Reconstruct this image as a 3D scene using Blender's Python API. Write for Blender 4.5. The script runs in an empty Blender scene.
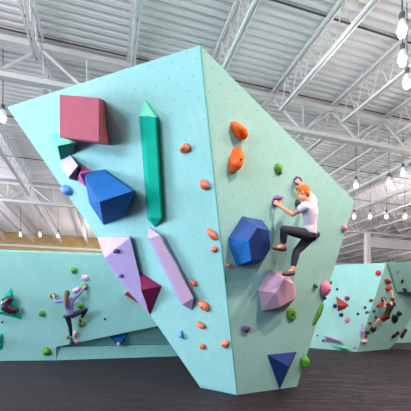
import bpy, bmesh, math, random
from mathutils import Vector, Matrix, noise
random.seed(4)
V = Vector
C = bpy.context.scene.collection
F, HOR, CAMH = 327.0, 315.0, 1.6
CAM = V((0, 0, CAMH))

# ------------------------------------------------------------------ helpers
def ray(u, v): return V(((u - 205.5) / F, 1, (HOR - v) / F))
def at(u, v, y): return CAM + ray(u, v) * y
def gnd(u, v): return at(u, v, CAMH * F / (v - HOR))
class Face:
    """a flat climbing surface through three measured points; h is the distance off it"""
    def __init__(s, a, b, c):
        n = (b - a).cross(c - a).normalized()
        if n.dot(CAM - a) < 0: n = -n
        s.n = n; s.d = n.dot(a)
        s.x = V((0, 0, 1)).cross(n).normalized(); s.y = n.cross(s.x)
        s.o = a
    def p(s, u, v, h=0.0):
        r = ray(u, v); return CAM + r * ((s.d + h - s.n.dot(CAM)) / s.n.dot(r))

def setp(o, label=None, cat=None, group=None, kind=None):
    if label: o['label'] = label
    if cat: o['category'] = cat
    if group: o['group'] = group
    if kind: o['kind'] = kind
    return o
def mesh(name, vs, fs, mat, parent=None, origin=None, smooth=False, fix=True):
    o0 = V(origin) if origin is not None else V((0, 0, 0))
    me = bpy.data.meshes.new(name)
    me.from_pydata([tuple(V(v) - o0) for v in vs], [], fs)
    if fix:
        b = bmesh.new(); b.from_mesh(me)
        bmesh.ops.recalc_face_normals(b, faces=b.faces); b.to_mesh(me); b.free()
    me.materials.append(mat)
    if smooth:
        for f in me.polygons: f.use_smooth = True
    o = bpy.data.objects.new(name, me); C.objects.link(o)
    if parent: o.parent = parent
    elif origin is not None: o.location = o0
    return o
def empty(name, loc, label, cat, group=None, rz=0):
    o = bpy.data.objects.new(name, None); C.objects.link(o)
    o.location = loc; o.rotation_euler = (0, 0, rz); o.empty_display_size = .1
    return setp(o, label, cat, group)
def copy_tree(o, parent=None):
    c = o.copy(); C.objects.link(c)
    if parent: c.parent = parent
    for ch in list(o.children): copy_tree(ch, c)
    return c
class MB:
    def __init__(s): s.v = []; s.f = []
    def add(s, vs, fs):
        k = len(s.v); s.v += [V(a) for a in vs]; s.f += [tuple(i + k for i in f) for f in fs]
    def box(s, lo, hi):
        x0, y0, z0 = lo; x1, y1, z1 = hi
        s.add([(x0,y0,z0),(x1,y0,z0),(x1,y1,z0),(x0,y1,z0),(x0,y0,z1),(x1,y0,z1),(x1,y1,z1),(x0,y1,z1)],
              [(0,3,2,1),(4,5,6,7),(0,1,5,4),(1,2,6,5),(2,3,7,6),(3,0,4,7)])
    def rod(s, a, b, ra, rb=None, n=6):
        a = V(a); b = V(b); rb = ra if rb is None else rb
        d = (b - a).normalized(); u = d.orthogonal().normalized(); w = d.cross(u)
        vs = []
        for c, r in ((a, ra), (b, rb)):
            for i in range(n):
                t = math.tau * (i + .5) / n; vs.append(c + (u * math.cos(t) + w * math.sin(t)) * r)
        s.add(vs, [tuple(range(n))[::-1], tuple(range(n, 2 * n))] + [(i, (i + 1) % n, (i + 1) % n + n, i + n) for i in range(n)])
    def lathe(s, prof, c, n=16):
        c = V(c); k = len(prof); vs = []
        for r, z in prof:
            for i in range(n):
                t = math.tau * i / n; vs.append(c + V((r * math.cos(t), r * math.sin(t), z)))
        fs = [(j*n+i, j*n+(i+1)%n, (j+1)*n+(i+1)%n, (j+1)*n+i) for j in range(k-1) for i in range(n)]
        fs += [tuple(range(n))[::-1], tuple((k-1)*n+i for i in range(n))]
        s.add(vs, fs)
    def obj(s, name, mat, parent=None, origin=None, smooth=False): return mesh(name, s.v, s.f, mat, parent, origin, smooth)

# ------------------------------------------------------------------ materials
def lin(c): return tuple((x/255/12.92 if x/255 <= .04045 else ((x/255+.055)/1.055)**2.4) for x in c) + (1,)
def mat(name, rgb, rough=.6, var=.06, scale=6, bump=0, metal=0, spec=.4, stretch=(1,1,1), emit=None, es=0):
    m = bpy.data.materials.new(name); m.use_nodes = True
    nt = m.node_tree; N = nt.nodes; L = nt.links; b = N['Principled BSDF']
    b.inputs['Roughness'].default_value = rough; b.inputs['Metallic'].default_value = metal
    b.inputs['Specular IOR Level'].default_value = spec
    tc = N.new('ShaderNodeTexCoord'); mp = N.new('ShaderNodeMapping'); mp.inputs['Scale'].default_value = stretch
    L.new(tc.outputs['Object'], mp.inputs['Vector'])
    nz = N.new('ShaderNodeTexNoise'); nz.inputs['Scale'].default_value = scale; nz.inputs['Detail'].default_value = 5
    L.new(mp.outputs['Vector'], nz.inputs['Vector'])
    mx = N.new('ShaderNodeMix'); mx.data_type = 'RGBA'
    c = lin(rgb)
    mx.inputs['A'].default_value = tuple(x*(1-var*2) for x in c[:3]) + (1,)
    mx.inputs['B'].default_value = tuple(min(1, x*(1+var*2)) for x in c[:3]) + (1,)
    L.new(nz.outputs['Fac'], mx.inputs['Factor']); L.new(mx.outputs['Result'], b.inputs['Base Color'])
    if bump:
        bp = N.new('ShaderNodeBump'); bp.inputs['Strength'].default_value = bump; bp.inputs['Distance'].default_value = .02
        L.new(nz.outputs['Fac'], bp.inputs['Height']); L.new(bp.outputs['Normal'], b.inputs['Normal'])
    if emit:
        b.inputs['Emission Color'].default_value = lin(emit); b.inputs['Emission Strength'].default_value = es
    return m
def wall_mat(name, rgb):
    """painted plywood with a staggered grid of bolt holes and faint chalk scuffs"""
    m = mat(name, rgb, .7, .05, 1.3, 0, 0, .15)
    nt = m.node_tree; N = nt.nodes; L = nt.links; b = N['Principled BSDF']
    src = b.inputs['Base Color'].links[0].from_socket
    uv = N.new('ShaderNodeUVMap'); uv.uv_map = 'UVMap'
    masks = []
    for off in ((0, 0), (.5, .5)):
        mp = N.new('ShaderNodeMapping'); mp.inputs['Scale'].default_value = (1/.26, 1/.26, 1)
        mp.inputs['Location'].default_value = (off[0], off[1], 0); L.new(uv.outputs['UV'], mp.inputs['Vector'])
        fr = N.new('ShaderNodeVectorMath'); fr.operation = 'FRACTION'; L.new(mp.outputs['Vector'], fr.inputs[0])
        sb = N.new('ShaderNodeVectorMath'); sb.operation = 'SUBTRACT'; L.new(fr.outputs[0], sb.inputs[0]); sb.inputs[1].default_value = (.5, .5, 0)
        ml = N.new('ShaderNodeVectorMath'); ml.operation = 'MULTIPLY'; L.new(sb.outputs[0], ml.inputs[0]); ml.inputs[1].default_value = (1, 1, 0)
        ln = N.new('ShaderNodeVectorMath'); ln.operation = 'LENGTH'; L.new(ml.outputs[0], ln.inputs[0])
        lt = N.new('ShaderNodeMath'); lt.operation = 'LESS_THAN'; lt.inputs[1].default_value = .042; L.new(ln.outputs['Value'], lt.inputs[0])
        masks.append(lt)
    ad = N.new('ShaderNodeMath'); ad.operation = 'MAXIMUM'; L.new(masks[0].outputs[0], ad.inputs[0]); L.new(masks[1].outputs[0], ad.inputs[1])
    fa = N.new('ShaderNodeMath'); fa.operation = 'MULTIPLY'; fa.inputs[1].default_value = .38; L.new(ad.outputs[0], fa.inputs[0])
    # chalk scuffs
    nz = N.new('ShaderNodeTexNoise'); nz.inputs['Scale'].default_value = 2.2; nz.inputs['Detail'].default_value = 8; nz.inputs['Roughness'].default_value = .7
    mp = N.new('ShaderNodeMapping'); mp.inputs['Scale'].default_value = (1.6, .7, 1); L.new(uv.outputs['UV'], mp.inputs['Vector']); L.new(mp.outputs['Vector'], nz.inputs['Vector'])
    cr = N.new('ShaderNodeMapRange'); cr.inputs['From Min'].default_value = .52; cr.inputs['From Max'].default_value = .75; cr.inputs['To Max'].default_value = .28
    L.new(nz.outputs['Fac'], cr.inputs['Value'])
    m1 = N.new('ShaderNodeMix'); m1.data_type = 'RGBA'; L.new(cr.outputs['Result'], m1.inputs['Factor']); L.new(src, m1.inputs['A']); m1.inputs['B'].default_value = lin((214, 232, 224))
    m2 = N.new('ShaderNodeMix'); m2.data_type = 'RGBA'; L.new(fa.outputs[0], m2.inputs['Factor']); L.new(m1.outputs['Result'], m2.inputs['A']); m2.inputs['B'].default_value = lin((60, 90, 95))
    L.new(m2.outputs['Result'], b.inputs['Base Color'])
    return m
M = dict(
    mint=wall_mat('mint_wall', (158, 212, 204)),
    maroon=mat('maroon_paint', (192, 98, 112), .75, .05, 9, spec=.12),
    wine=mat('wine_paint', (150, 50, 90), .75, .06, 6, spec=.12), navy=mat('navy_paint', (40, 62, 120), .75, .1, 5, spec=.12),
    green_shade=mat('green_shade_tone', (0, 112, 88), .75, .06, 6, spec=.12), pale_shade=mat('pale_shade_tone', (112, 82, 128), .75, .06, 6, spec=.12),  # shaded tones for the green and the pale wedge
    blue_midshade=mat('blue_midshade_tone', (58, 88, 146), .75, .1, 5, spec=.12), blue=mat('blue_paint', (36, 104, 172), .75, .12, 4, spec=.12), green=mat('green_paint', (0, 172, 144), .75, .06, 6, spec=.12),  # includes a mid tone that shades facets of the royal blue volume
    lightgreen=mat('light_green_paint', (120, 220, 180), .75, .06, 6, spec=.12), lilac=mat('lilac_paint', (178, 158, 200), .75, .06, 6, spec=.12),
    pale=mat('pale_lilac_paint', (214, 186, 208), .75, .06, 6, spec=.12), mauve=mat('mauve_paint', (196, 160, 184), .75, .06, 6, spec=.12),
    hotpink=mat('pink_paint', (226, 110, 160), .75, .06, 6, spec=.12), orange=mat('orange_resin', (250, 104, 22), .4, .08),
    coral=mat('coral_resin', (240, 128, 96), .5, .12, 14), purple=mat('purple_resin', (96, 66, 124), .5, .1, 20),
    violet=mat('violet_resin', (150, 96, 150), .5, .1, 20),
    leaf=mat('green_resin', (84, 150, 48), .5, .15, 18), dkgreen=mat('dark_green_resin', (30, 84, 58), .5, .1),
    olive=mat('olive_resin', (112, 132, 70), .5, .15, 16), pink=mat('pink_resin', (238, 128, 164), .45, .15, 10),
    lpink=mat('light_pink_resin', (246, 176, 208), .5, .1, 10), red=mat('red_resin', (196, 34, 44), .45),
    brick=mat('brick_red_paint', (168, 70, 72), .75, .06, 6, spec=.12), brown=mat('dark_brown_resin', (58, 38, 38), .25, .1, 8, spec=.7),
    black=mat('black_resin', (24, 28, 32), .5), sky=mat('sky_blue_resin', (84, 160, 232), .4),
    bolt=mat('bolt_steel', (40, 40, 46), .4, metal=.6),
    steel=mat('white_painted_steel', (208, 203, 202), .5, .04, 2), deck=mat('roof_deck_steel', (230, 225, 226), .5, .05, .7),
    conduit=mat('dark_rod', (70, 66, 68), .6), cord=mat('grey_cord', (90, 90, 92), .6),
    board=mat('plywood_cladding', (186, 152, 98), .7, .16, 1.2, stretch=(1, 1, 3)),
    shade=mat('lamp_reflector', (236, 236, 238), .3), bulb=mat('lit_bulb', (255, 255, 250), .3, emit=(255, 250, 242), es=14),
    skin=mat('skin', (226, 164, 134), .55, .05, 12), eye=mat('eye', (60, 44, 40), .3), lips=mat('lips', (176, 98, 92), .5),
    ginger=mat('ginger_hair', (214, 104, 34), .6, .25, 30, .6), brownhair=mat('brown_hair', (120, 70, 44), .55, .3, 30, .6),
    darkhair=mat('dark_hair', (64, 38, 30), .6, .2, 30, .5),
    tee=mat('white_cotton', (222, 214, 232), .8, .04, 9, .3), jeans=mat('charcoal_denim', (44, 46, 60), .8, .12, 22, .3),
    purpletop=mat('purple_knit', (132, 124, 176), .8, .1, 15, .3), tights=mat('black_tights', (30, 36, 46), .7),
    blackcloth=mat('black_cotton', (26, 24, 28), .8), redcloth=mat('dark_red_cotton', (96, 32, 38), .8),
    shoe=mat('tan_climbing_shoe', (120, 92, 76), .6), sole=mat('black_rubber', (28, 28, 30), .6),
    darkshoe=mat('dark_climbing_shoe', (64, 52, 50), .6),
)
def floor_mat():
    m = mat('crash_mat_vinyl', (54, 40, 46), .62, .25, 1.1, 0, 0, .2)
    nt = m.node_tree; N = nt.nodes; L = nt.links; b = N['Principled BSDF']
    tc = N.new('ShaderNodeTexCoord')
    mp = N.new('ShaderNodeMapping'); mp.inputs['Rotation'].default_value = (0, 0, .35); mp.inputs['Scale'].default_value = (.55, 2.2, 1)
    L.new(tc.outputs['Object'], mp.inputs['Vector'])
    nz = N.new('ShaderNodeTexNoise'); nz.inputs['Scale'].default_value = 1.6; nz.inputs['Detail'].default_value = 7; nz.inputs['Roughness'].default_value = .65; nz.inputs['Distortion'].default_value = 1.2
    L.new(mp.outputs['Vector'], nz.inputs['Vector'])
    br = N.new('ShaderNodeTexBrick'); br.inputs['Scale'].default_value = .5; br.inputs['Mortar Size'].default_value = .006; br.inputs['Mortar Smooth'].default_value = .6
    br.inputs['Color1'].default_value = (1,1,1,1); br.inputs['Color2'].default_value = (.8,.84,.95,1); br.inputs['Mortar'].default_value = (.35,.35,.35,1)
    m2 = N.new('ShaderNodeMapping'); m2.inputs['Rotation'].default_value = (0, 0, .3); L.new(tc.outputs['Object'], m2.inputs['Vector']); L.new(m2.outputs['Vector'], br.inputs['Vector'])
    src = b.inputs['Base Color'].links[0].from_socket
    mx = N.new('ShaderNodeMix'); mx.data_type = 'RGBA'; mx.blend_type = 'MULTIPLY'; mx.inputs['Factor'].default_value = .8
    L.new(src, mx.inputs['A']); L.new(br.outputs['Color'], mx.inputs['B']); L.new(mx.outputs['Result'], b.inputs['Base Color'])
    # slack vinyl: long ridged creases plus fine rumple
    ab = N.new('ShaderNodeMath'); ab.operation = 'SUBTRACT'; L.new(nz.outputs['Fac'], ab.inputs[0]); ab.inputs[1].default_value = .5
    a2 = N.new('ShaderNodeMath'); a2.operation = 'ABSOLUTE'; L.new(ab.outputs[0], a2.inputs[0])
    a3 = N.new('ShaderNodeMapRange'); a3.inputs['From Max'].default_value = .06; a3.inputs['To Min'].default_value = 1; a3.inputs['To Max'].default_value = 0; L.new(a2.outputs[0], a3.inputs['Value'])
    n2 = N.new('ShaderNodeTexNoise'); n2.inputs['Scale'].default_value = 5; n2.inputs['Detail'].default_value = 6; L.new(mp.outputs['Vector'], n2.inputs['Vector'])
    sm = N.new('ShaderNodeMath'); sm.operation = 'MULTIPLY_ADD'; L.new(a3.outputs['Result'], sm.inputs[0]); sm.inputs[1].default_value = .35; L.new(n2.outputs['Fac'], sm.inputs[2])
    bp = N.new('ShaderNodeBump'); bp.inputs['Strength'].default_value = .9; bp.inputs['Distance'].default_value = .09
    L.new(sm.outputs[0], bp.inputs['Height']); L.new(bp.outputs['Normal'], b.inputs['Normal'])
    return m
M['floor'] = floor_mat()

# ------------------------------------------------------------------ building frame
D1 = V((-.291, .957, 0)).normalized(); D2 = V((.957, .291, 0)).normalized()
RZ = math.atan2(D1.y, D1.x)
def B(d, s, h): p = D1 * d + D2 * s; return V((p.x, p.y, CAMH + h))
DECK, HT, HB, HJ = 7.42, 7.3, 6.25, 6.44
DWALL = 33.2
# floor
b = MB(); b.box((-30, -8, -.1), (50, 60, 0)); setp(b.obj('floor', M['floor']), kind='structure')
# corrugated roof deck
vs = []; fs = []; d = -5.0; pts = []
while d < DWALL + .6:
    pts += [(d, DECK), (d + .10, DECK), (d + .125, DECK + .1), (d + .19, DECK + .1)]; d += .225
for d, h in pts: vs += [B(d, -32, h), B(d, 48, h)]
fs = [(2*i, 2*i+1, 2*i+3, 2*i+2) for i in range(len(pts) - 1)]
n0 = len(vs); d0, d9 = pts[0][0], pts[-1][0]
vs += [B(d0, -32, DECK + .3), B(d0, 48, DECK + .3), B(d9, -32, DECK + .3), B(d9, 48, DECK + .3)]; fs += [(n0, n0+1, n0+3, n0+2)]
setp(mesh('ceiling', vs, fs, M['deck'], fix=False), kind='structure')
def wallbox(name, p, q, z0, z1, t, m):
    dr = (q - p).normalized(); nn = V((-dr.y, dr.x, 0)) * t
    vs = [V((a.x, a.y, z)) for z in (z0, z1) for a in (p, q, q + nn, p + nn)]
    return mesh(name, vs, [(0,3,2,1),(4,5,6,7),(0,1,5,4),(1,2,6,5),(2,3,7,6),(3,0,4,7)], m)
setp(wallbox('wall_back', B(DWALL, -31, 0), B(DWALL, 14, 0), 0, CAMH + DECK, .3, M['board']), kind='structure')
setp(wallbox('wall_back_right', B(DWALL, 14, 0), B(DWALL, 47, 0), 0, CAMH + DECK, .3, mat('grey_cladding', (150, 148, 146), .7)), kind='structure')
setp(wallbox('trim_1', B(DWALL - .15, -31, 0), B(DWALL - .15, 47, 0), CAMH + 6.15, CAMH + 6.35, .1, M['steel']), kind='structure')

# joists
def proj(p):
    q = p - CAM
    return (None if q.y < .3 else (205.5 + F * q.x / q.y, HOR - F * q.z / q.y))
def joist(L_, name='roof_joist'):
    o = empty(name, (0, 0, 0), 'x', 'roof joist')
    t, bt, w = MB(), MB(), MB()
    for s in (-1, 1):
        t.box((0, s*.055 - .03, HT - .03), (L_, s*.055 + .03, HT + .05))
        bt.box((.55, s*.045 - .025, HJ - .035), (L_ - .55, s*.045 + .025, HJ + .035))
    n = int(round((L_ - 1.1) / .62)); st = (L_ - 1.1) / n
    prev = V((.06, 0, HT))
    for i in range(n + 1):
        x = .55 + i * st; p = V((x, 0, HJ)); w.rod(prev, p, .017, n=5)
        q = V((x + st/2, 0, HT)) if i < n else V((L_ - .06, 0, HT))
        w.rod(p, q, .017, n=5); prev = q
    for mb, nm in ((t, 'top_chord'), (bt, 'bottom_chord'), (w, 'web')): mb.obj(nm, M['steel'], o)
    return o
SP, S0 = 2.31, -1.66
protos = {}
bays = [(-.8, 10.5, 'crossing high above the near side of the big boulder'), (9.7, 10.5, 'in the middle roof bay beyond the first girder'), (20.2, DWALL - 20.2, 'in the farthest roof bay against the plywood clad wall')]
near_lbl = {0: 'above the maroon box volume at left', 1: 'above the tall green spire volume', 2: 'just right of the peak of the boulder', 3: 'over the orange holds of the shaded face', 4: 'toward the upper right lamps', -1: 'at the left edge of the roof'}
for bi, (d0, L_, txt) in enumerate(bays):
    for k in range(-14, 22):
        s = S0 + SP * k
        vis = False
        for i in range(31):
            for h in (HT, HJ):
                uv = proj(B(d0 + L_*i/30, s, h))
                if uv and -6 < uv[0] < 417 and -6 < uv[1] < 262:
                    # hidden behind the boulder?
                    u, v = uv
                    inb = (v > 107 - (u-7)*62/193 and v > 45 + (u-200)*1.006 and u < 350 and not (u < 7 or v > 107 + (u-7)*1.445))
                    if not inb: vis = True
        if not vis: continue
        if L_ not in protos: o = protos[L_] = joist(L_)
        else: o = copy_tree(protos[L_])
        p = B(d0, s, -CAMH); o.location = (p.x, p.y, CAMH); o.rotation_euler = (0, 0, RZ)
        if bi == 0:
            o['label'] = 'white open-web steel roof joist %s' % near_lbl.get(k, 'at the far right of the near bay'); o['group'] = 'roof joists of the near bay'
        else:
            o['label'] = 'white open-web steel roof joist ' + txt; o['group'] = 'roof joists ' + txt
# girders
def girder(d, s0, s1, label):
    o = empty('roof_girder', B(d, 0, -CAMH) + V((0, 0, CAMH)), label, 'girder', 'roof girders', math.atan2(D2.y, D2.x))
    a = MB(); a.box((s0, -.11, HT - .2), (s1, .11, HT - .06)); a.obj('top_chord', M['steel'], o)
    a = MB(); a.box((s0, -.09, HB - .07), (s1, .09, HB + .06)); a.obj('bottom_chord', M['steel'], o)
    k = 0
    while S0 + SP * (k - 1) > s0: k -= 1
    while S0 + SP * k < s1 - SP:
        s = S0 + SP * k
        p, q, r = V((s, 0, HT - .15)), V((s + SP/2, 0, HB)), V((s + SP, 0, HT - .15))
        mid = proj(B(d, s + SP/2, HB))
        if mid and -80 < mid[0] < 490:
            for x, y, rr, nm in ((p, q, .05, 'diagonal'), (q, r, .04, 'diagonal'), (q, V((q.x, 0, HT - .15)), .028, 'vertical')):
                a = MB(); a.rod(x, y, rr, n=4); a.obj(nm, M['steel'], o)
        k += 1
    return o
girder(9.7, -10, 18, 'nearest white roof girder, crossing behind the peak of the boulder')
girder(20.2, -16, 34, 'farther white roof girder held up by the visible column at right')
# columns and beam
def column(d, s, h, w, label):
    p = B(d, s, 0); o = empty('steel_column', (p.x, p.y, 0), label, 'column', 'roof columns', RZ)
    a = MB(); a.box((-w/2, -w/2, .03), (w/2, w/2, CAMH + h)); a.obj('shaft', M['steel'], o)
    a = MB(); a.box((-w, -w, 0), (w, w, .03)); a.obj('base_plate', M['steel'], o)
    return o
column(9.7, 5.2, HB - .07, .32, 'white steel column whose head shows above the slope of the boulder')
column(20.2, 19.0, HB - .07, .34, 'white steel column rising behind the far right climbing wall')
column(DWALL - .6, 34.6, 6.8, .25, 'thin white column far off at the right edge')
b = MB(); b.box((19.2, -.12, 5.15), (33, .12, 5.25)); b.box((19.2, -.12, 5.8), (33, .12, 5.9)); b.box((19.2, -.05, 5.25), (33, .05, 5.8))
o = b.obj('steel_beam', M['steel']); o.location = B(20.2, 0, -CAMH) + V((0, 0, CAMH)); o.rotation_euler = (0, 0, math.atan2(D2.y, D2.x))
setp(o, 'deep white steel beam running right from the visible column', 'beam')
for d, s0, s1, h, lab in ((6.85, -8, 16, 7.36, 'thin dark rod marking a deck seam near the top of the picture'), (9.55, -9, 16, 7.36, 'thin dark rod running above the nearest girder'),
                          (13.6, -14, 26, 7.3, 'thin dark conduit in the middle roof bay'), (17, -14, 28, 7.3, 'thin dark conduit just before the farther girder')):  # nearest rod stands in for a dark lap seam in the deck
    b = MB(); b.rod((s0, 0, 0), (s1, 0, 0), .022); o = b.obj('roof_dark_rod', M['conduit']); o.location = B(d, 0, h); o.rotation_euler = (0, 0, math.atan2(D2.y, D2.x))
    setp(o, lab, 'conduit', 'roof conduits')
# bridging pipes in pale steel
for d, h, lab in ((5.1, 6.44, 'thin pale bridging pipe tying the near joists, closest to the camera'), (12.6, 6.44, 'thin pale bridging pipe tying the middle bay joists'), (16.4, 6.44, 'thin pale bridging pipe tying joists before the farther girder')):
    b = MB(); b.rod((-14, 0, 0), (26, 0, 0), .02); o = b.obj('bridging_pipe', M['steel']); o.location = B(d, 0, h + .05); o.rotation_euler = (0, 0, math.atan2(D2.y, D2.x))
    setp(o, lab, 'pipe', 'bridging pipes')

# ------------------------------------------------------------------ lamps
LH = 5.45
def lamp(u, v, label, h=LH, proto=[None], sz=1.0):
    y = F * h / (HOR - v); p = at(u, v, y)
    if proto[0] is None:
        o = empty('pendant_lamp', p, label, 'lamp', 'hanging bay lamps'); proto[0] = o
        a = MB(); a.rod((0, 0, .42), (0, 0, DECK - LH - .02), .012, n=5); a.obj('cord', M['cord'], o)
        a = MB(); a.lathe([(.05, .26), (.055, .38), (.02, .42)], (0, 0, 0)); a.obj('housing', M['cord'], o)
        a = MB(); a.lathe([(.045, .26), (.07, .2), (.098, .08), (.1, .05), (.09, .05), (.06, .19), (.04, .25)], (0, 0, 0)); a.obj('reflector', M['shade'], o, smooth=True)
        a = MB(); a.lathe([(.025, .18), (.04, .1), (.062, .03), (.07, -.02), (.055, -.07), (.02, -.095)], (0, 0, 0)); a.obj('bulb', M['bulb'], o, smooth=True)
    else:
        o = copy_tree(proto[0]); o.location = p; o['label'] = label
    return p
LP = []
for u, v, lab, pw in ((402, 33, 'hanging bay lamp nearest the camera in the top right corner', 60),
                  (402.5, 62, 'upper of two large bright hanging lamps at the right edge', 190), (407, 85, 'lower of two large bright hanging lamps at the right edge', 170),
                  (389, 183, 'bright hanging lamp alone above the row of four small lamps', 300), (356, 186, 'small hanging lamp right beside the right corner of the boulder', 40), (403, 174, 'small dim hanging lamp near the right edge, above the row', 120),
                  (354, 217, 'first and leftmost lamp in the row of four over the white column', 90), (370, 217, 'second lamp in the row of four, just right of the white column', 120),
                  (386.5, 217, 'third and brightest lamp in the row of four', 200), (405, 217, 'fourth and rightmost lamp in the row of four', 90),
                  (3, 119, 'bright hanging lamp at the left edge beside the tip of the boulder', 170),
                  (20.5, 235, 'far hanging lamp, left one of three above the plywood wall', 200), (40, 235, 'far hanging lamp, middle and brightest of three above the plywood wall', 240), (58, 236, 'far hanging lamp, right and dimmest of three above the plywood wall', 60)):
    LP.append((lamp(u, v, lab), pw))
def point(p, w, r=.12, col=(1, .95, .88)):  # only used for added fill, no fixture hangs there
    l = bpy.data.lights.new('bay_and_fill_light', 'POINT'); l.energy = w; l.shadow_soft_size = r; l.color = col
    o = bpy.data.objects.new('bay_and_fill_light', l); o.location = p; C.objects.link(o)
def spot(p, w, r=.12, col=(1, .95, .88)):  # serves the hanging lamps and the added overhead spots
    l = bpy.data.lights.new('bay_and_fill_light', 'SPOT'); l.energy = w; l.shadow_soft_size = r; l.color = col; l.spot_size = math.radians(165); l.spot_blend = .5
    o = bpy.data.objects.new('bay_and_fill_light', l); o.location = p; C.objects.link(o)
def area(name, loc, target, sx, sy, w, col):
    l = bpy.data.lights.new(name, 'AREA'); l.shape = 'RECTANGLE'; l.size = sx; l.size_y = sy; l.energy = w; l.color = col
    o = bpy.data.objects.new(name, l); o.location = loc; o.rotation_euler = (V(target) - V(loc)).to_track_quat('-Z', 'Y').to_euler(); C.objects.link(o)
for p, w in LP: spot(p + V((0, 0, -.14)), w, .1)
WARM = (1, .72, .58)
for x, y, w, c in ((-8.5, 7.2, 330, None), (-4.2, 8.0, 250, None), (3.0, .6, 1500, WARM), (6.5, 2.5, 1200, WARM), (-11, 0, 160, None), (6.5, 8.0, 260, WARM), (12, 9, 260, None), (1.8, 8.8, 560, (.72, .86, 1)), (11, 9.5, 340, WARM)): spot((x, y, 6.9), w, .2, c or (1, .96, .9))  # extra spots without fixtures, most added to lift single wall faces
for x, y, w in ((-10, 0, 450), (-3, -2, 260), (5.5, 1, 300), (9, 7, 400), (-14, 16, 800), (2, 18, 560), (12, 18, 640), (22, 26, 700), (-8, 26, 700), (8, 30, 600), (26, 36, 600)): point((x, y, 6.0), w, .3, (1, .95, .92))  # unseen fill points added to brighten the roof deck
for x, y in ((-8, 4), (-4.5, 5.5), (-1, 3), (2.5, 2.5), (6, 4), (3.5, 8), (7.5, 8.5), (-8, 10), (11, 11), (12, 6)): point((x, y, 7.3), 45 if x > 0 else 75, .3, (1, .96, .94))  # more added fill close under the near deck, no lamps modelled
area('window_daylight', (-27, 7.0, 5.0), (-1.2, 7, 2.5), 12, 5, 7500, (.66, .80, 1.0))
area('front_daylight', (-13, -10, 5.0), (-1.2, 6, 2.0), 8, 4, 2500, (.62, .80, 1.0))

# ------------------------------------------------------------------ climbing walls
def slab(name, pts, face, back, label, cat, m='mint', ext=None):
    """wall panel: front polygon on its plane, thickness away from it, UVs in metres on the plane"""
    o0 = sum(pts, V()) / len(pts); n = len(pts)
    bk = [p + back for p in pts]
    o = mesh(name, pts + bk, [tuple(range(n)), tuple(range(n, 2*n))[::-1]] + [(i, (i+1) % n, (i+1) % n + n, i + n) for i in range(n)], M[m], origin=o0)
    uvs(o, face, o0); return setp(o, label, cat)
def uvs(o, face, o0):
    me = o.data; uv = me.uv_layers.new(name='UVMap')
    for pl in me.polygons:
        nn = pl.normal
        fx = V((0, 0, 1)).cross(nn)
        fx = fx.normalized() if fx.length > .05 else V((1, 0, 0)); fy = nn.cross(fx)
        for li in pl.loop_indices:
            q = me.vertices[me.loops[li].vertex_index].co + o0
            uv.data[li].uv = (q.dot(fx), q.dot(fy))

A = gnd(237, 395); Bv = at(200, 45, 4.0); G = at(7, 107, 6.8); Dv = gnd(297, 386.5)
FL = Face(A, Bv, G); FR = Face(A, Dv, Bv)
Ev = FL.p(198, 383.5); Cv = FR.p(355, 201)
back = [at(215, 190, 9.4), gnd(245, 366), V((Ev.x + .05, Ev.y + .06, 0)), at(110, 200, 8.6), at(300, 230, 8.6)]
bm = bmesh.new(); o0 = V((A.x, A.y, 0))
for p in (A, Bv, G, Dv, Ev, Cv, *back): bm.verts.new(p - o0)
r = bmesh.ops.convex_hull(bm, input=bm.verts)
bmesh.ops.delete(bm, geom=[g for g in set(r['geom_interior'] + r['geom_unused']) if isinstance(g, bmesh.types.BMVert)], context='VERTS')
bmesh.ops.dissolve_limit(bm, angle_limit=.02, verts=bm.verts, edges=bm.edges)
bmesh.ops.recalc_face_normals(bm, faces=bm.faces)
me = bpy.data.meshes.new('climbing_boulder'); bm.to_mesh(me); bm.free(); me.materials.append(M['mint'])
boulder = bpy.data.objects.new('climbing_boulder', me); boulder.location = o0; C.objects.link(boulder)
uvs(boulder, FL, o0); setp(boulder, 'huge leaning mint green climbing boulder standing on the dark mats in the centre', 'climbing wall')
# edge strip along the arete
b = MB(); e = (Bv - A).normalized(); b.rod(A + e*.02, Bv - e*.02, .012, n=6); b.obj('corner_trim', mat('teal_edge', (96, 180, 172)), boulder, o0)

a0, b0 = gnd(-60, 361.6), gnd(56, 360.3)
FW = Face(a0, b0, at(0, 251.5, 10.2))
top = [FW.p(300, 263), FW.p(-60, 249)]
bl, bm_ = FW.p(56, 347), FW.p(157, 326); br_ = FW.p(300, 296.5)
slab('climbing_wall', [a0, b0, bl, bm_, br_] + top, FW, V((.02, .35, 0)), 'long mint climbing wall at left with the ponytailed climber on it', 'climbing wall')
slab('climbing_wall', [FW.p(-60, 330, -1.3), FW.p(112, 330, -1.3), FW.p(112, 253.5, -1.3), FW.p(-60, 247.5, -1.3)], FW, V((0, .3, 0)), 'teal wall edge peeking over the top of the long left wall', 'climbing wall')
# recess under the left wall
r0, r1 = gnd(56.2, 360.3), gnd(178, 356.2); FS = Face(r0, r1, r0 + V((0, 0, 1)))
rr1 = r0 + (r1 - r0) * 2.2
zt = FS.p(178, 345).z
sv = [r0 + V((0,0,0)), rr1, rr1 + V((0,0,zt)), r0 + V((0,0,zt + .03))]
slab('base_wall', [sv[0] + V((.004,.004,0)), sv[1] + V((0,.05,0)), sv[2] + V((0,.05,0)), sv[3] + V((.004,.004,0))], FS, V((0, .3, 0)), 'low mint base wall set back in the shadow under the left overhang', 'climbing wall')
FU = Face(bl, bm_, sv[2])
slab('overhang_soffit', [bl + V((0,.36,0)), br_ + V((.02,.36,0)), sv[2] + V((0, .1, 0)), sv[3] + V((.02,.1,0))], FU, V((0, .1, .12)), 'dark underside of the left overhanging wall above the low base wall', 'wall panel') if False else None
us = [bl + V((.01,.0,-.0)), br_ + V((0,.0,0)), sv[2] + V((.0,.3,0)), sv[3] + V((.0,.3,0))]
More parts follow.
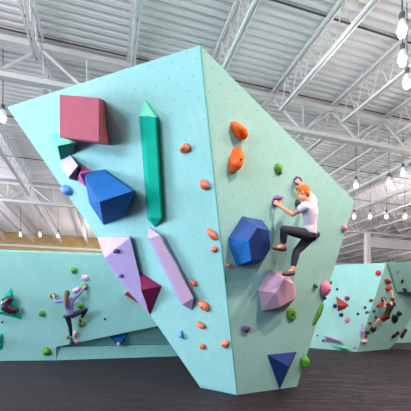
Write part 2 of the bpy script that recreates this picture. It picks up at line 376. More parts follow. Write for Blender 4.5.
ob = mesh('overhang_soffit', [bl + V((.01,.37,0)), br_ + V((0,.37,0)), sv[2] + V((0,.33,.0)), sv[3] + V((0,.33,0)),
                               bl + V((.01,.37,.06)), br_ + V((0,.37,.2)), sv[2] + V((0,.45,.2)), sv[3] + V((0,.45,.06))],
          [(0,1,2,3),(4,5,6,7),(0,1,5,4),(1,2,6,5),(2,3,7,6),(3,0,4,7)], M['mint'], origin=(bl + br_)/2); uvs(ob, FU, (bl + br_)/2)
FSOF = Face(bl + V((.01,.37,0)), br_ + V((0,.37,0)), sv[2] + V((0,.33,0)))
setp(ob, 'shadowed mint underside of the left overhang, above the low base wall', 'wall panel')

# right-hand walls
q0, q1, qt = gnd(311, 348), gnd(357, 352), at(386, 263, 13.2)
F1 = Face(q0, q1, qt)
slab('climbing_wall', [F1.p(270, 344.6), q1, qt, F1.p(270, 267)], F1, V((-.06, .3, .0)), 'light mint climbing wall at right with the brick red pyramid on it', 'climbing wall')
q2 = gnd(389, 349); F2 = Face(q1, q2, qt)
k1 = F2.p(396, 292)
slab('climbing_wall', [q1 + V((.012, 0, 0)), q2, F2.p(395, 343), F2.p(411, 318), F2.p(440, 272), F2.p(432, 260.5), qt + V((.012, 0, 0))], F2, V((.12, .3, .0)), 'shaded teal overhanging wall at far right carrying the climber in black', 'climbing wall')
FP = Face(qt + V((.08, -.02, 0)), k1 + V((0, -.05, 0)), at(440, 292, 14.4))
pp = [qt + V((.08, -.03, -.02)), k1 + V((0, -.06, 0)), FP.p(440, 292), FP.p(440, 258.5)]
nb = len(pp)
slab('wall_panel', pp, FP, V((.1, .55, .0)), 'pale upper panel jutting out of the far right wall above its dark recess', 'wall panel')
q3, q4 = gnd(380, 343), gnd(470, 342); F3 = Face(q3, q4, q3 + V((0, 0, 1)))
slab('climbing_wall', [q3, q4, q4 + V((0, 0, 3)), q3 + V((0, 0, 3))], F3, V((0, .3, 0)), 'bright pale blue wall seen low at the far right edge', 'climbing wall')

# ------------------------------------------------------------------ volumes
def volume(name, label, face, base, tops, faces, m, group='wooden volumes on the walls', colors=None, cat='climbing volume'):
    pts = [face.p(u, v, .004) for u, v in base] + [face.p(u, v, h) for u, v, h in tops]
    c = sum(pts, V()) / len(pts)
    o = mesh(name, pts, [tuple(range(len(base)))] + faces, M[m], origin=c)
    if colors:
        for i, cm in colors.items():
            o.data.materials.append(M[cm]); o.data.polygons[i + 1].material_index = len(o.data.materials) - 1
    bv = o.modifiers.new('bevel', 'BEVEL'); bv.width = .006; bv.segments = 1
    return setp(o, label, cat, group)
# left face of the boulder
volume('box_volume', 'big maroon box volume high on the bright left face', FL, [(66, 97), (104, 100), (110.5, 145.5), (75, 141.5)],
       [(59.5, 94.5, .5), (99, 97.8, .5), (98.8, 142, .5), (59.6, 137.3, .5)], [(4,5,6,7),(0,1,5,4),(1,2,6,5),(2,3,7,6),(3,0,4,7)], 'maroon')
volume('wedge_volume', 'small green wedge volume tucked under the maroon box', FL, [(49, 134), (66, 133), (76, 144), (74, 154), (60.5, 160)],
       [(57.5, 146, .3), (75, 142.5, .26)], [(0,1,6,5),(1,2,6),(2,3,6),(3,4,5,6),(4,0,5)], 'lightgreen', colors={3: 'green_shade', 2: 'green_shade'})  # darker green on the under facets paints in their shade
volume('wedge_volume', 'pale pink wedge volume between the green wedge and the blue volume', FL, [(60, 164), (70, 154.5), (80.5, 166.5), (77, 181), (69, 179)],
       [(69, 177, .22), (78, 165.5, .24)], [(0,1,6,5),(1,2,6),(2,3,6),(3,4,5,6),(4,0,5)], 'pale', colors={2: 'pale_shade', 3: 'pale_shade', 1: 'pale_shade'})  # right and lower facets coloured dark to stand for shade
volume('wedge_volume', 'hot pink wedge volume touching the upper left of the blue volume', FL, [(76, 179), (82, 164.5), (93.5, 171), (86, 187)],
       [(80, 174, .2)], [(0,1,4),(1,2,4),(2,3,4),(3,0,4)], 'hotpink')
volume('polyhedron_volume', 'large blue faceted volume under the maroon box on the left face', FL, [(86, 172), (104.5, 169), (134.5, 190.5), (126, 216), (103.5, 225), (89, 203)],
       [(99.5, 202, .72), (132.5, 191, .4), (84.5, 178, .34), (108, 174, .2)], [(2,1,9,7),(0,1,9,8),(9,7,6,8),(2,3,7),(3,4,6,7),(4,5,6),(5,0,8,6)], 'blue')
volume('kite_volume', 'long lilac kite volume on the left edge carrying two purple holds', FL, [(97, 237), (129.5, 236), (138, 270), (149.5, 314.5), (122, 285), (104.5, 259)],
       [(105, 258, .22), (130, 237, .12), (147.5, 309, .12)], [(0,1,7,6),(1,2,7),(2,3,8,7),(6,7,8),(3,4,8),(4,5,6,8),(5,0,6)], 'lilac', colors={0: 'pale'})  # paler upper facet is light put into the colour
volume('diamond_volume', 'wine coloured diamond volume at the lower right of the lilac kite', FL, [(139, 271), (162, 286), (150.3, 315), (144, 293)],
       [(141, 290, .32)], [(0,1,4),(1,2,4),(2,3,4),(3,0,4)], 'wine')
volume('wedge_volume', 'small brick red wedge poking out left behind the lilac kite', FW, [(124, 294.5), (129, 290), (139, 300), (138, 303)],
       [(129, 291.5, .3), (137.5, 301, .25)], [(0,1,4),(1,2,5,4),(2,3,5),(3,0,4,5)], 'brick')
volume('spire_volume', 'tall dark green spire volume standing upright on the left face', FL, [(144.5, 98), (157.8, 116.5), (163.8, 219), (155, 227.5), (147.3, 219), (139, 116)],
       [(145, 116, .13), (155, 117, .13), (161, 218, .13), (150, 218, .13)], [(0,1,7,6),(0,6,5),(1,2,8,7),(6,7,8,9),(2,3,8),(3,9,8),(3,4,9),(4,5,6,9)], 'green', colors={0: 'lightgreen', 1: 'lightgreen'})  # tip facets painted lighter, as if catching the light
volume('spire_volume', 'long pale lilac spire volume slanting down below the green spire', FL, [(148.2, 226.5), (163, 235), (194.2, 297.5), (192, 310.7), (180.8, 304), (148, 238)],
       [(151, 238, .13), (159.5, 235, .13), (193.5, 298, .13), (183, 304, .13)], [(0,1,7,6),(0,6,5),(1,2,8,7),(6,7,8,9),(2,3,8),(3,9,8),(3,4,9),(4,5,6,9)], 'lilac', colors={0: 'pale', 1: 'pale', 3: 'mauve'})  # pale top and front facets carry the light in their colour
volume('pyramid_volume', 'small sky blue pyramid low on the bright left face', FL, [(181.5, 329.5), (185.2, 340), (177, 336.5)],
       [(180.5, 337, .1)], [(0,1,3),(1,2,3),(2,0,3)], 'sky')
# right face
volume('polyhedron_volume', 'large royal blue faceted volume under the climber on the shaded face', FR, [(242, 216), (262, 220), (271, 232), (268, 253), (258, 264), (236.5, 266), (229, 247), (228, 238)],
       [(248.5, 241, .42), (257.5, 227.5, .44), (268.5, 230.5, .36), (270.5, 249, .34), (262, 261, .36), (251.5, 260.5, .4)],
       [(8,9,10,11,12,13),(0,1,10,9),(1,2,10),(2,3,11,10),(3,4,12,11),(4,5,13,12),(5,6,8,13),(6,7,8),(7,0,9,8)], 'blue', colors={0: 'navy', 1: 'blue_midshade', 8: 'blue_midshade'})  # facet colours paint in the shading: dark front, mid-blue top
volume('polyhedron_volume', 'pale mauve faceted volume the climber stands on', FR, [(268.5, 270), (284, 272.5), (293, 281), (296, 292), (287, 308.5), (262, 311.5), (257.5, 290)],
       [(275, 293, .38), (284.5, 279, .4), (293.5, 284, .34), (294.5, 299, .32), (280, 307, .34)],
       [(7,8,9,10,11),(6,0,8,7),(0,1,8),(1,2,9,8),(2,3,9),(3,10,9),(3,4,10),(4,11,10),(4,5,11),(5,6,7,11)], 'mauve')
volume('pyramid_volume', 'dark navy inverted triangle volume low on the shaded face', FR, [(267, 354.5), (297, 351.5), (279.5, 390)],
       [(288.5, 366.5, .2)], [(0,1,3),(1,2,3),(2,0,3)], 'navy')
# left wall
volume('pyramid_volume', 'green triangle volume at the left edge holding a dark kidney hold', FW, [(11, 287.5), (22.3, 319.5), (-9, 312)], [(9, 312, .28)], [(0,1,3),(1,2,3),(2,0,3)], 'green')
volume('pyramid_volume', 'sliver of green volume at the left edge above the floor', FW, [(-8, 334), (2.5, 333), (2.5, 349), (-6, 354)], [(-2, 340, .2)], [(0,1,4),(1,2,4),(2,3,4),(3,0,4)], 'green')
volume('pyramid_volume', 'small blue pyramid volume hanging under the left overhang', FSOF, [(109.5, 336.5), (129, 332), (124, 342), (116, 343)], [(118, 346.5, .3)], [(0,1,4),(1,2,4),(2,3,4),(3,0,4)], 'blue')
# right wall
volume('pyramid_volume', 'brick red pyramid volume on the light wall at right', F1, [(336, 296), (349, 305), (345, 309), (338, 311.5)], [(337.5, 305.5, .35)], [(0,1,4),(1,2,4),(2,3,4),(3,0,4)], 'brick')
volume('bar_volume', 'grey lilac bar volume low on the light wall at right', F1, [(324, 335), (341.5, 339.5), (344, 345), (324, 342)], [(327, 337, .25), (339.5, 341, .25)], [(0,1,5,4),(1,2,5),(2,3,4,5),(3,0,4)], 'lilac')
volume('wedge_volume', 'flat teal green wedge volume touching the mat under the lilac bar', F1, [(329, 344), (346, 346.5), (350.5, 350.5), (335, 349)], [(346, 348.5, .2)], [(0,1,4),(1,2,4),(2,3,4),(3,0,4)], 'lightgreen')
volume('pyramid_volume', 'thin lilac diamond volume on the edge between the right walls', F1, [(362.5, 322), (364.5, 333), (360.2, 339), (359, 331)], [(362, 331, .15)], [(0,1,4),(1,2,4),(2,3,4),(3,0,4)], 'lilac')
volume('bar_volume', 'black bar volume, left one of two low on the far right wall', F2, [(391.5, 336), (398, 330.5), (400, 333.5), (393.5, 339)], [(393.5, 336, .2), (398, 332.5, .2)], [(0,1,5,4),(1,2,5),(2,3,4,5),(3,0,4)], 'black')
volume('bar_volume', 'dark wine bar volume, right one of two low on the far right wall', F2, [(399.5, 336), (405, 328), (408, 329.5), (402, 340)], [(401.5, 336, .2), (405.5, 330.5, .2)], [(0,1,5,4),(1,2,5),(2,3,4,5),(3,0,4)], 'wine', colors={0: 'black', 3: 'black'})

# ------------------------------------------------------------------ holds
def ico(sub):
    bm = bmesh.new(); bmesh.ops.create_icosphere(bm, subdivisions=sub, radius=1)
    vs = [v.co.copy() for v in bm.verts]; fs = [tuple(v.index for v in f.verts) for f in bm.faces]; bm.free(); return vs, fs
ICO = {1: ico(1), 2: ico(2), 3: ico(3)}
def hold(label, face, u, v, w, h, rot, depth, m, sub=3, lump=.12, taper=0, bolt=True, h0=0, group='climbing holds', name='climbing_hold', dimple=False):
    """w, h: photo size along / across the hold, rot: its tilt (degrees, clockwise on the photo)"""
    cr, sr = math.cos(math.radians(rot)), math.sin(math.radians(rot))
    P = face.p(u, v, h0)
    a = face.p(u + cr*w/2, v + sr*w/2, h0) - P; b_ = face.p(u - sr*h/2, v + cr*h/2, h0) - P
    vs, fs = ICO[sub]; out = []; seed = V((u*.37, v*.21, 1))
    for q in vs:
        k = 1 + lump * noise.noise(q * 1.7 + seed) * 2
        x, y, z = q.x * k, q.y * k, q.z * k
        y *= 1 + taper * x
        if dimple: z -= .45 * math.exp(-(x*x + y*y) * 5)if z > 0 else 0
        out.append(P + a * x + b_ * y + face.n * (max(z, 0) * depth))
    o = mesh(name, out, fs, M[m], origin=P, smooth=sub > 1)
    setp(o, label, 'climbing hold', group)
    if bolt:
        s = min(a.length, b_.length) * .16; zt = depth * (.62 if dimple else .93)
        bb = MB(); bb.rod(face.n * (zt - .02), face.n * (zt + s * .5), s, n=8); bb.obj('bolt', M['bolt'], o)
    return o
CG = 'coral holds on the bright left face'
for u, v, w, h, r, dp, lab in ((185.8, 148.5, 11, 8, -45, .1, 'topmost coral hold, right of the green spire tip'), (205, 184.5, 12, 7, 50, .09, 'coral hold near the arete, second from top'),
        (212.5, 234, 14, 6, 48, .08, 'long coral hold beside the arete at the height of the blue volume'), (214.3, 249, 6.5, 6, 30, .06, 'small round coral hold directly under the long one'),
        (194, 282.5, 8.5, 5, 50, .07, 'coral hold right of the lilac spire'), (204.3, 305.3, 14, 7, 42, .09, 'largest lower coral hold right of the lilac spire tip'),
        (201.2, 324.7, 10, 5, 38, .07, 'coral hold above the lowest pair, right of the sky blue pyramid'), (202.5, 346, 7.5, 5, 40, .06, 'small coral hold, lowest of the diagonal line'),
        (225.5, 343.5, 8, 7.5, 0, .08, 'round coral hold low beside the arete')):
    hold(lab, FL, u, v, w, h, r, dp, 'coral', group=CG, taper=.2)
hold('tiny pale coral hold on the shaded side of the arete left of the mauve volume', FR, 226.3 + 2.2, 265, 4, 5, 80, .05, 'coral')
hold('sky blue teardrop hold on the left edge of the boulder', FL, 67.5, 190, 13, 8, 50, .12, 'sky', lump=.05)
hold('upper angular orange hold on the shaded face', FR, 237.5, 130.5, 20, 11, 62, .16, 'orange', sub=2, lump=.2)
hold('lower long orange hold on the shaded face', FR, 235, 160, 28, 12, 101, .17, 'orange', sub=3, lump=.1)
hold('lumpy leaf green hold above the red haired climber', FR, 278, 168.8, 12, 7, 84, .05, 'leaf', lump=.3)
hold('purple hold gripped by the raised hand of the red haired climber', FR, 297.3, 180.5, 8, 6, 80, .1, 'purple', lump=.2)
hold('dark purple hold gripped by the lower hand of the red haired climber', FR, 275.5, 203, 7, 7, 80, .06, 'purple', lump=.15, bolt=False)
hold('violet top hold just above the lower hand of the red haired climber', FR, 277.5, 197.8, 9, 5, -8, .1, 'violet', lump=.2)
hold('dark green hold hidden behind the chin of the red haired climber', FR, 297.8, 204, 10, 5, 80, .07, 'dkgreen')
hold('olive hold peeking out behind the hips of the red haired climber', FR, 315, 235, 9, 6, -60, .1, 'dkgreen')
hold('small pink hold near the right corner of the boulder', FR, 343.5, 228, 6, 4, 80, .08, 'pink')
hold('round green doughnut hold under the mauve volume', FR, 291, 314.3, 13, 9.5, 88, .08, 'leaf', lump=.05, dimple=True)
hold('small purple hold low on the shaded face', FR, 245.2, 328.5, 8, 7, 0, .09, 'purple', sub=2, lump=.3)
hold('large pink egg hold by the right edge of the boulder', FR, 324, 288, 15, 8.5, 97, .14, 'pink', lump=.04)
hold('long green finger hold on the right edge of the boulder', FR, 318, 314, 24, 4.5, 114, .06, 'leaf', lump=.05)
hold('green hold at the lower right edge of the boulder', FR, 303.5, 361, 13, 7, 100, .16, 'leaf')
hold('small dark green hold left of the pink egg hold', FR, 314.8, 286, 4.5, 3.5, -30, .07, 'dkgreen')
hold('small dark green hold under the pink egg hold', FR, 323.8, 297.5, 4.5, 2.5, 90, .06, 'dkgreen')
hold('lowest purple hold bolted to the lilac kite volume', FL, 121.5, 275.7, 5, 3.5, 20, .06, 'purple', h0=.17, bolt=False)
hold('upper purple hold bolted to the lilac kite volume', FL, 116.2, 250.8, 5, 4.2, 0, .06, 'purple', h0=.2, bolt=False)
# left wall
hold('round green hold highest above the ponytailed climber', FW, 74, 270.3, 6.5, 6.2, 0, .15, 'leaf')
hold('small light pink hold above the raised hand of the ponytailed climber', FW, 85.3, 277.5, 7, 5, 20, .12, 'lpink', bolt=False)
hold('olive green hold gripped by the right hand of the ponytailed climber', FW, 85, 286.5, 6.5, 6, 0, .14, 'olive')
hold('long light pink hold beside the raised arm of the ponytailed climber', FW, 76.5, 290, 9, 4.5, -25, .12, 'lpink')
hold('tan ring hold gripped by the left hand of the ponytailed climber', FW, 53, 295.7, 6, 5.5, 0, .1, 'olive', dimple=True)
hold('round green hold left of the ponytailed climber', FW, 42.3, 313.3, 6, 5.5, 0, .14, 'leaf')
hold('largest round green hold near the floor of the left wall', FW, 47, 351.2, 8.5, 7.5, 0, .2, 'leaf')
hold('green hold behind the bent leg of the ponytailed climber', FW, 80.8, 305.5, 6, 5, 0, .1, 'leaf')
hold('small green hold at the left hip of the ponytailed climber', FW, 65, 316, 4.5, 4, 0, .1, 'leaf')
hold('olive hold under the bent foot of the ponytailed climber', FW, 81.5, 323.3, 8, 7, 20, .14, 'olive')
hold('upper light pink hold beside the straight leg on the left wall', FW, 75.5, 334, 5, 6, 0, .1, 'lpink', bolt=False)
hold('lower pink hold beside the straight leg on the left wall', FW, 77.5, 341, 5, 4, 20, .1, 'pink', bolt=False)
hold('tiny olive foothold left of the straight foot on the left wall', FW, 68, 337, 4, 3.5, 0, .08, 'olive')
hold('tiny dark green foothold under the straight foot on the left wall', FW, 72, 342.3, 5, 3.2, 0, .1, 'dkgreen')
hold('tiny black hold alone at the right of the left wall', FW, 105, 319, 2.2, 2, 0, .05, 'black', bolt=False)
hold('pale cup hold on the tip of the small blue pyramid', FSOF, 118.4, 343.8, 3.6, 3.2, 0, .08, 'shade', h0=.24, bolt=False)
hold('tiny green hold at the left edge above the sliver of green volume', FW, 2, 322, 2, 2, 0, .05, 'dkgreen', bolt=False)
# light wall at right
for u, v, w, h, r, m, lab in ((378.3, 273, 6, 6, 0, 'red', 'bright red hold at the top of the edge between the right walls'), (347.3, 298.5, 5, 4.8, 0, 'wine', 'round wine hold right of the brick red pyramid'),
        (335, 306, 4, 4.5, 0, 'navy', 'navy hold at the left foot of the brick red pyramid'), (341.3, 314.8, 4.5, 4, 20, 'navy', 'navy hold under the brick red pyramid'),
        (347.3, 320, 4.5, 6.5, 0, 'pink', 'pink teardrop hold below the brick red pyramid'), (337.2, 289.3, 2.4, 2.4, 0, 'navy', 'tiny navy hold above the brick red pyramid'),
        (331, 282.5, 2, 4, 0, 'dkgreen', 'tiny dark green hold next to the pink egg hold'), (358, 314, 2.8, 3, 0, 'navy', 'small navy hold left of the wall edge, right of the pink teardrop'),
        (365.3, 307.5, 3, 3, 0, 'navy', 'small navy hold higher beside the wall edge'), (367.3, 312.3, 4, 2.6, 0, 'purple', 'small purple hold on the wall edge above the lilac diamond'),
        (371.3, 300.3, 4, 3.2, 0, 'wine', 'small wine hold on the wall edge at the height of the hanging climber'), (323.3, 340.5, 2.6, 2.6, 0, 'dkgreen', 'tiny dark green hold left of the lilac bar volume'),
        (317.5, 335.5, 1.8, 1.8, 0, 'dkgreen', 'tiny dark green dot hold farthest left on the light right wall'), (355.3, 347, 3, 3, 0, 'pink', 'small pink hold near the mat at the wall edge')):
    hold(lab, F1, u, v, w, h, r, .12 if w > 3 else .07, m, sub=2, group='holds on the light right wall', bolt=w > 3.5)
for u, v, w, h, r, m, lab in ((387.3, 281, 6.5, 4.5, 20, 'red', 'red hold highest on the far right wall, above the raised hand'), (388, 288, 6.5, 3.5, -35, 'red', 'long red hold at the raised hand of the climber in black'),
        (402.2, 281, 2.6, 4.5, 0, 'black', 'upper black hold on the pale far right panel'), (404.5, 289.3, 4, 3, 30, 'black', 'lower black hold on the pale far right panel'),
        (383, 299, 4, 5, 0, 'wine', 'wine hold under the lower hand of the climber in black'), (379, 304.5, 6, 2.5, -30, 'red', 'thin red hold left of the climber in black'),
        (394.3, 318.5, 6, 8.5, 0, 'black', 'large black hold below the hips of the climber in black'), (398.6, 313.2, 4.5, 4, 0, 'black', 'black hold up and right of the largest black one'),
        (372.5, 329.5, 5, 3, 0, 'black', 'black foothold under the straight leg of the climber in black'), (369.5, 323, 3, 2.4, 0, 'purple', 'small purple hold on the shaded edge above the foothold'),
        (366.7, 332, 4, 3, 0, 'black', 'black hold low on the shaded edge beside the lilac diamond'), (364, 341, 6, 4.5, -15, 'lpink', 'light pink block hold low on the shaded edge'),
        (374, 311, 3, 3, 0, 'dkgreen', 'dark green hold left of the climber in black'), (375.5, 317, 3, 2.4, 0, 'dkgreen', 'dark green hold just above the knee of the climber in black'),
        (398, 271.5, 1.6, 1.6, 0, 'navy', 'tiny navy dot hold near the top of the pale far right panel'), (365.5, 336, 3, 3, 0, 'wine', 'small wine hold just above the light pink block')):
    f = FP if v < 292 and u > 396 else F2
    hold(lab, f, u, v, w, h, r, .14 if w > 3 else .07, m, sub=2, group='holds on the shaded far right wall', bolt=w > 3.5)

# ------------------------------------------------------------------ people
class Flesh:
    """closed tapered pieces that a voxel remesh fuses into one surface"""
    def __init__(s): s.b = MB()
    def ball(s, c, ax, ay, az, sub=2):
        vs, fs = ICO[sub]; s.b.add([c + ax*q.x + ay*q.y + az*q.z for q in vs], fs)
    def ballr(s, c, r): s.ball(V(c), V((r,0,0)), V((0,r,0)), V((0,0,r)))
    def limb(s, pts, caps=(True, True)):
        for (a, ra), (b, rb) in zip(pts, pts[1:]): s.b.rod(a, b, ra, rb, n=14)
        for i, (a, ra) in enumerate(pts):
            if (i == 0 and not caps[0]) or (i == len(pts)-1 and not caps[1]): continue
            s.ballr(a, ra)
    def loft(s, rings, n=20):
        vs = []
        for c, ax, ay in rings:
            for i in range(n):
                t = math.tau*i/n; vs.append(c + ax*math.cos(t) + ay*math.sin(t))
        k = len(rings)
        fs = [(j*n+i, j*n+(i+1)%n, (j+1)*n+(i+1)%n, (j+1)*n+i) for j in range(k-1) for i in range(n)] + [tuple(range(n))[::-1], tuple((k-1)*n+i for i in range(n))]
        s.b.add(vs, fs)
    def bake(s, name, m, parent, origin, vox, smooth=3):
        o = s.b.obj(name, m, parent, origin, True)
        r = o.modifiers.new('r', 'REMESH'); r.mode = 'VOXEL'; r.voxel_size = vox; r.use_smooth_shade = True
        k = o.modifiers.new('s', 'SMOOTH'); k.factor = .5; k.iterations = smooth
        bpy.context.view_layer.update()
        ev = o.evaluated_get(bpy.context.evaluated_depsgraph_get())
        me = bpy.data.meshes.new_from_object(ev); o.modifiers.clear(); o.data = me
        me.materials.clear(); me.materials.append(m)
        for f in me.polygons: f.use_smooth = True
        return o
fl = Flesh(); pk = [FW.p(u, v, h) for u, v, h in ((9.5, 299, .22), (5.8, 302.5, .25), (6.3, 307.3, .27), (10.5, 309.8, .25), (15, 310, .2))]
fl.limb([(p, r) for p, r in zip(pk, (.12, .15, .17, .15, .12))])
kd = fl.bake('climbing_hold', M['brown'], None, pk[2], .015)
setp(kd, 'dark brown glossy kidney hold on the green triangle at the left edge', 'climbing hold', 'climbing holds')
def hand(fl, wr, dirn, palm_n, side, k):
    """palm, four unequal bent fingers and a thumb; dirn: finger direction, palm_n: towards the hold, side: towards the thumb"""
    d = dirn.normalized(); n = (palm_n - d*palm_n.dot(d)).normalized(); t = d.cross(n).normalized()
    if t.dot(side) < 0: t = -t
    fl.ball(wr + d*.045*k, d*.055*k, t*.04*k, n*.016*k)
    for i, L_ in enumerate((.066, .076, .07, .055)):
        base = wr + (d*.088 + t*(.03 - .02*i))*k
        p1 = base + (d*L_*.5 + n*.008)*k; p2 = p1 + (d*.5 + n*.8)*L_*.36*k; p3 = p2 + (n*.9 - d*.25)*L_*.3*k
        fl.limb([(base, .0095*k), (p1, .009*k), (p2, .0085*k), (p3, .0075*k)])
    b = wr + (d*.03 + t*.035)*k; p1 = b + (d*.025 + t*.03 + n*.012)*k; p2 = p1 + (d*.028 + t*.004 + n*.02)*k
    fl.limb([(b, .013*k), (p1, .011*k), (p2, .009*k)])
def person(name, label, J, k, hairm, hairstyle, shirtm, pantm, shoem, vox, sleeve=.45, shorts=False, fwd=None, look=None, up=None, facen=None, solem='sole'):
    """J: joint positions; k: size factor; facen: direction away from the wall"""
    org = J['pelvis'].copy()
    root = empty(name, org, label, 'person')
    n = facen; spine = (J['neck'] - J['pelvis']).normalized()
    across = (J['shR'] - J['shL']).normalized(); back_ = across.cross(spine).normalized()
    if back_.dot(n) < 0: back_ = -back_
    hipx = (J['hipR'] - J['hipL']).normalized()
    bd = Flesh()
    pel, che, nk = J['pelvis'], J['chest'], J['neck']
    def torso(fl, g, z0=0, z1=1):
        R = [(pel - spine*.06*k, hipx, .135, .10), (pel + spine*.04*k, hipx, .15, .105), (pel.lerp(che, .5), across, .125, .09), (che, across, .155, .105), (che.lerp(nk, .6), across, .165, .095), (nk - spine*.03*k, across, .10, .07)]
        fl.loft([(c, a*(w + g)*k, back_*(dd + g)*k) for c, a, w, dd in R[z0:len(R) if z1 else -1]])
    torso(bd, 0)
    h = J['head']; upv = up.normalized(); lk = (look - upv*look.dot(upv)).normalized(); ear = lk.cross(upv).normalized()
    bd.limb([(nk - spine*.04*k, .062*k), (h - upv*.07*k, .052*k)])
    # head: skull, jaw, nose, brow, ears
    bd.ball(h + upv*.02*k - lk*.01*k, lk*.096*k, ear*.074*k, upv*.10*k, 3)
    bd.ball(h - upv*.05*k + lk*.025*k, lk*.066*k, ear*.055*k, upv*.068*k, 3)
    bd.ball(h - upv*.012*k + lk*.094*k, lk*.02*k, ear*.012*k, upv*.026*k, 2)
    bd.ball(h + upv*.028*k + lk*.076*k, lk*.016*k, ear*.05*k, upv*.012*k, 2)
    for s in (-1, 1): bd.ball(h + ear*.074*k*s - upv*.005*k, lk*.02*k, ear*.012*k, upv*.03*k, 2)
    for s in 'LR':
        sh, el, wr, hd = J['sh'+s], J['el'+s], J['wr'+s], J['hd'+s]
        bd.limb([(nk - spine*.06*k, .06*k), (sh, .058*k), (sh.lerp(el, .45), .047*k), (el, .036*k), (el.lerp(wr, .3), .04*k), (wr, .025*k)])
        hand(bd, wr, hd - wr, -n, across * (1 if s == 'L' else -1), k)
        hp, kn, an, to = J['hip'+s], J['kn'+s], J['an'+s], J['toe'+s]
        bd.limb([(hp, .088*k), (hp.lerp(kn, .5), .074*k), (kn, .052*k), (kn.lerp(an, .3), .054*k), (an, .035*k)])
        bd.limb([(an, .035*k), (an.lerp(to, .55) - upv*.012*k, .033*k), (to, .022*k)])
    body = bd.bake('body', M['skin'], root, org, vox)
    # eyes and mouth as facial features on the head
    fc = MB()
    for s in (-1, 1): fc.rod(h + lk*.082*k + ear*.03*k*s + upv*.006*k, h + lk*.09*k + ear*.03*k*s + upv*.006*k, .011*k, .008*k, 8)
    fc.obj('eyes', M['eye'], root, org)
    fc = MB(); fc.rod(h + lk*.086*k - upv*.055*k - ear*.02*k, h + lk*.086*k - upv*.055*k + ear*.02*k, .006*k, n=8); fc.obj('mouth', M['lips'], root, org)
    # hair
    hr = Flesh()
    hr.ball(h + upv*.036*k - lk*.02*k, lk*.10*k, ear*.086*k, upv*.098*k, 3)
    hr.ball(h + upv*.09*k + lk*.045*k, lk*.05*k, ear*.06*k, upv*.03*k, 2)
    hr.ball(h - upv*.02*k - lk*.065*k, lk*.045*k, ear*.07*k, upv*.06*k, 2)
    if hairstyle == 'long':
        hr.limb([(h - lk*.08*k, .065*k), (h - upv*.16*k - lk*.10*k, .07*k), (h - upv*.34*k - lk*.11*k, .055*k), (h - upv*.47*k - lk*.10*k, .025*k)])
    ho = hr.bake('hair', M[hairm], root, org, vox, 2)
    # shirt
    st = Flesh(); torso(st, .016, 1, 1)
    st.loft([(pel + spine*.0*k, hipx*.168*k, back_*.122*k), (pel + spine*.1*k, hipx*.15*k, back_*.112*k)])
    for s in 'LR':
        sh, el, wr = J['sh'+s], J['el'+s], J['wr'+s]
        if sleeve > 1: st.limb([(nk - spine*.07*k, .07*k), (sh, .07*k), (el, .048*k), (el.lerp(wr, .9), .034*k)], (True, False))
        else: st.limb([(nk - spine*.07*k, .07*k), (sh, .074*k), (sh.lerp(el, sleeve), .068*k)], (True, False))
    st.bake('shirt', M[shirtm], root, org, vox, 3)
    # trousers
    tr = Flesh()
    tr.loft([(pel - spine*.07*k, hipx*.14*k, back_*.11*k), (pel - spine*.0*k, hipx*.158*k, back_*.122*k), (pel + spine*.06*k, hipx*.152*k, back_*.114*k)])
    for s in 'LR':
        hp, kn, an = J['hip'+s], J['kn'+s], J['an'+s]
        tr.ballr(hp + back_*.02*k, .10*k)
        if shorts: tr.limb([(hp, .1*k), (hp.lerp(kn, .92), .078*k)], (True, False))
        else: tr.limb([(hp, .1*k), (hp.lerp(kn, .5), .085*k), (kn, .066*k), (kn.lerp(an, .35), .064*k), (kn.lerp(an, .8), .05*k)], (True, False))
    tr.bake('shorts' if shorts else 'trousers', M[pantm], root, org, vox, 3)
    for s in 'LR':
        kn, an, to = J['kn'+s], J['an'+s], J['toe'+s]
        sf = Flesh(); dn = (an - kn).normalized()
        heel = an + dn*.055*k - (to - an).normalized()*.03*k
        sf.limb([(heel, .038*k), (heel.lerp(to, .45) , .044*k), (heel.lerp(to, .8), .038*k), (to, .026*k)]); sf.limb([(heel, .036*k), (an + dn*.015*k, .042*k)], (True, False))
        so = sf.bake('shoe', M[shoem], root, org, vox, 2)
        sl = Flesh(); off = dn*.022*k
        sl.limb([(heel + off, .033*k), (heel.lerp(to, .5) + off, .036*k), (to + off*.6, .026*k)])
        sl.bake('sole', M[solem], so, org, vox, 2)
    return root
def joints(face, d): return {k_: face.p(*v) for k_, v in d.items()}
JA = joints(FR, dict(pelvis=(309.5, 233.5, .46), chest=(310.5, 213, .46), neck=(308.5, 201.5, .46), head=(302.8, 193.5, .44),
    shL=(304.5, 206.5, .52), shR=(313, 202, .36), elL=(293, 214.5, .38), wrL=(280.8, 206.8, .15), hdL=(276, 202.5, .11),
    elR=(308, 191.5, .16), wrR=(302, 185.5, .12), hdR=(298, 181, .11),
    hipL=(307, 234.5, .48), hipR=(310.5, 236, .40), knL=(284, 229.5, .52), anL=(283.3, 245.5, .48), toeL=(273.8, 247.5, .46),
    knR=(296.5, 251.5, .42), anR=(292.5, 270, .5), toeR=(283.5, 273.5, .45)))
person('person', 'red haired climber in white tee and dark trousers on the shaded face of the boulder', JA, .95, 'ginger', 'short', 'tee', 'jeans', 'shoe', .0065,
       facen=FR.n, look=V((-.78, .25, -.3)), up=V((-.15, .1, 1)))
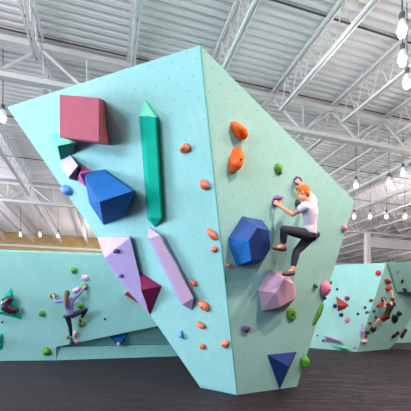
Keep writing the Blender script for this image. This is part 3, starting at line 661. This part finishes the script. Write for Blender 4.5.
JB = joints(FW, dict(pelvis=(70, 314.5, .42), chest=(68.8, 305.5, .42), neck=(68, 299.5, .40), head=(67.6, 294.2, .42),
    shL=(63.3, 301, .38), shR=(73.3, 299.3, .38), elL=(55.8, 302, .34), wrL=(54, 297.7, .16), hdL=(53, 295, .12),
    elR=(79.3, 294, .3), wrR=(83.5, 288.8, .17), hdR=(85.2, 286, .14),
    hipL=(67.5, 316.2, .42), hipR=(72.6, 315.3, .42), knL=(70.2, 327, .36), anL=(71.2, 337.5, .18), toeL=(72, 341, .12),
    knR=(86, 309.5, .45), anR=(81, 319, .3), toeR=(80.5, 322.5, .2)))
person('person', 'ponytailed climber in purple top and black leggings on the left wall', JB, .95, 'brownhair', 'long', 'purpletop', 'tights', 'darkshoe', .009, sleeve=2,
       facen=FW.n, look=V((.1, 1, .25)), up=V((0, -.1, 1)))
JC = joints(F2, dict(pelvis=(386.3, 315.5, .5), chest=(389.3, 309, .5), neck=(391.3, 304.3, .48), head=(391.8, 300.5, .4),
    shL=(388, 304.5, .4), shR=(394, 305, .46), elL=(385.2, 307.5, .28), wrL=(384.6, 301, .14), hdL=(384, 298.5, .1),
    elR=(393, 296.5, .3), wrR=(391.3, 290, .14), hdR=(390, 287.5, .1),
    hipL=(384.6, 316, .46), hipR=(387.6, 317, .5), knL=(379, 319.5, .42), anL=(373.2, 326.6, .2), toeL=(371.5, 328.8, .12),
    knR=(381.5, 321.5, .4), anR=(376.5, 327, .22), toeR=(374.3, 329.6, .14)))
person('person', 'climber in black hanging from a red hold on the far right wall', JC, .9, 'darkhair', 'short', 'blackcloth', 'redcloth', 'darkshoe', .011, sleeve=.3, shorts=True,
       facen=F2.n, look=V((-.5, .85, .1)), up=V((0, -.1, 1)))

# ------------------------------------------------------------------ world, camera, view
w = bpy.data.worlds.new('World'); bpy.context.scene.world = w; w.use_nodes = True
bg = w.node_tree.nodes['Background']; bg.inputs['Color'].default_value = (.8, .92, 1, 1); bg.inputs['Strength'].default_value = .16
cam = bpy.data.cameras.new('camera'); co = bpy.data.objects.new('camera', cam); C.objects.link(co)
co.location = CAM; co.rotation_euler = (math.pi/2, 0, 0)
cam.sensor_width = 36; cam.lens = F / 411 * 36; cam.shift_y = (HOR - 205.5) / 411; cam.clip_end = 200
sc = bpy.context.scene; sc.camera = co
vs_ = sc.view_settings; vs_.view_transform = 'Standard'; vs_.look = 'None'; vs_.gamma = 1; vs_.use_curve_mapping = False; vs_.exposure = 0
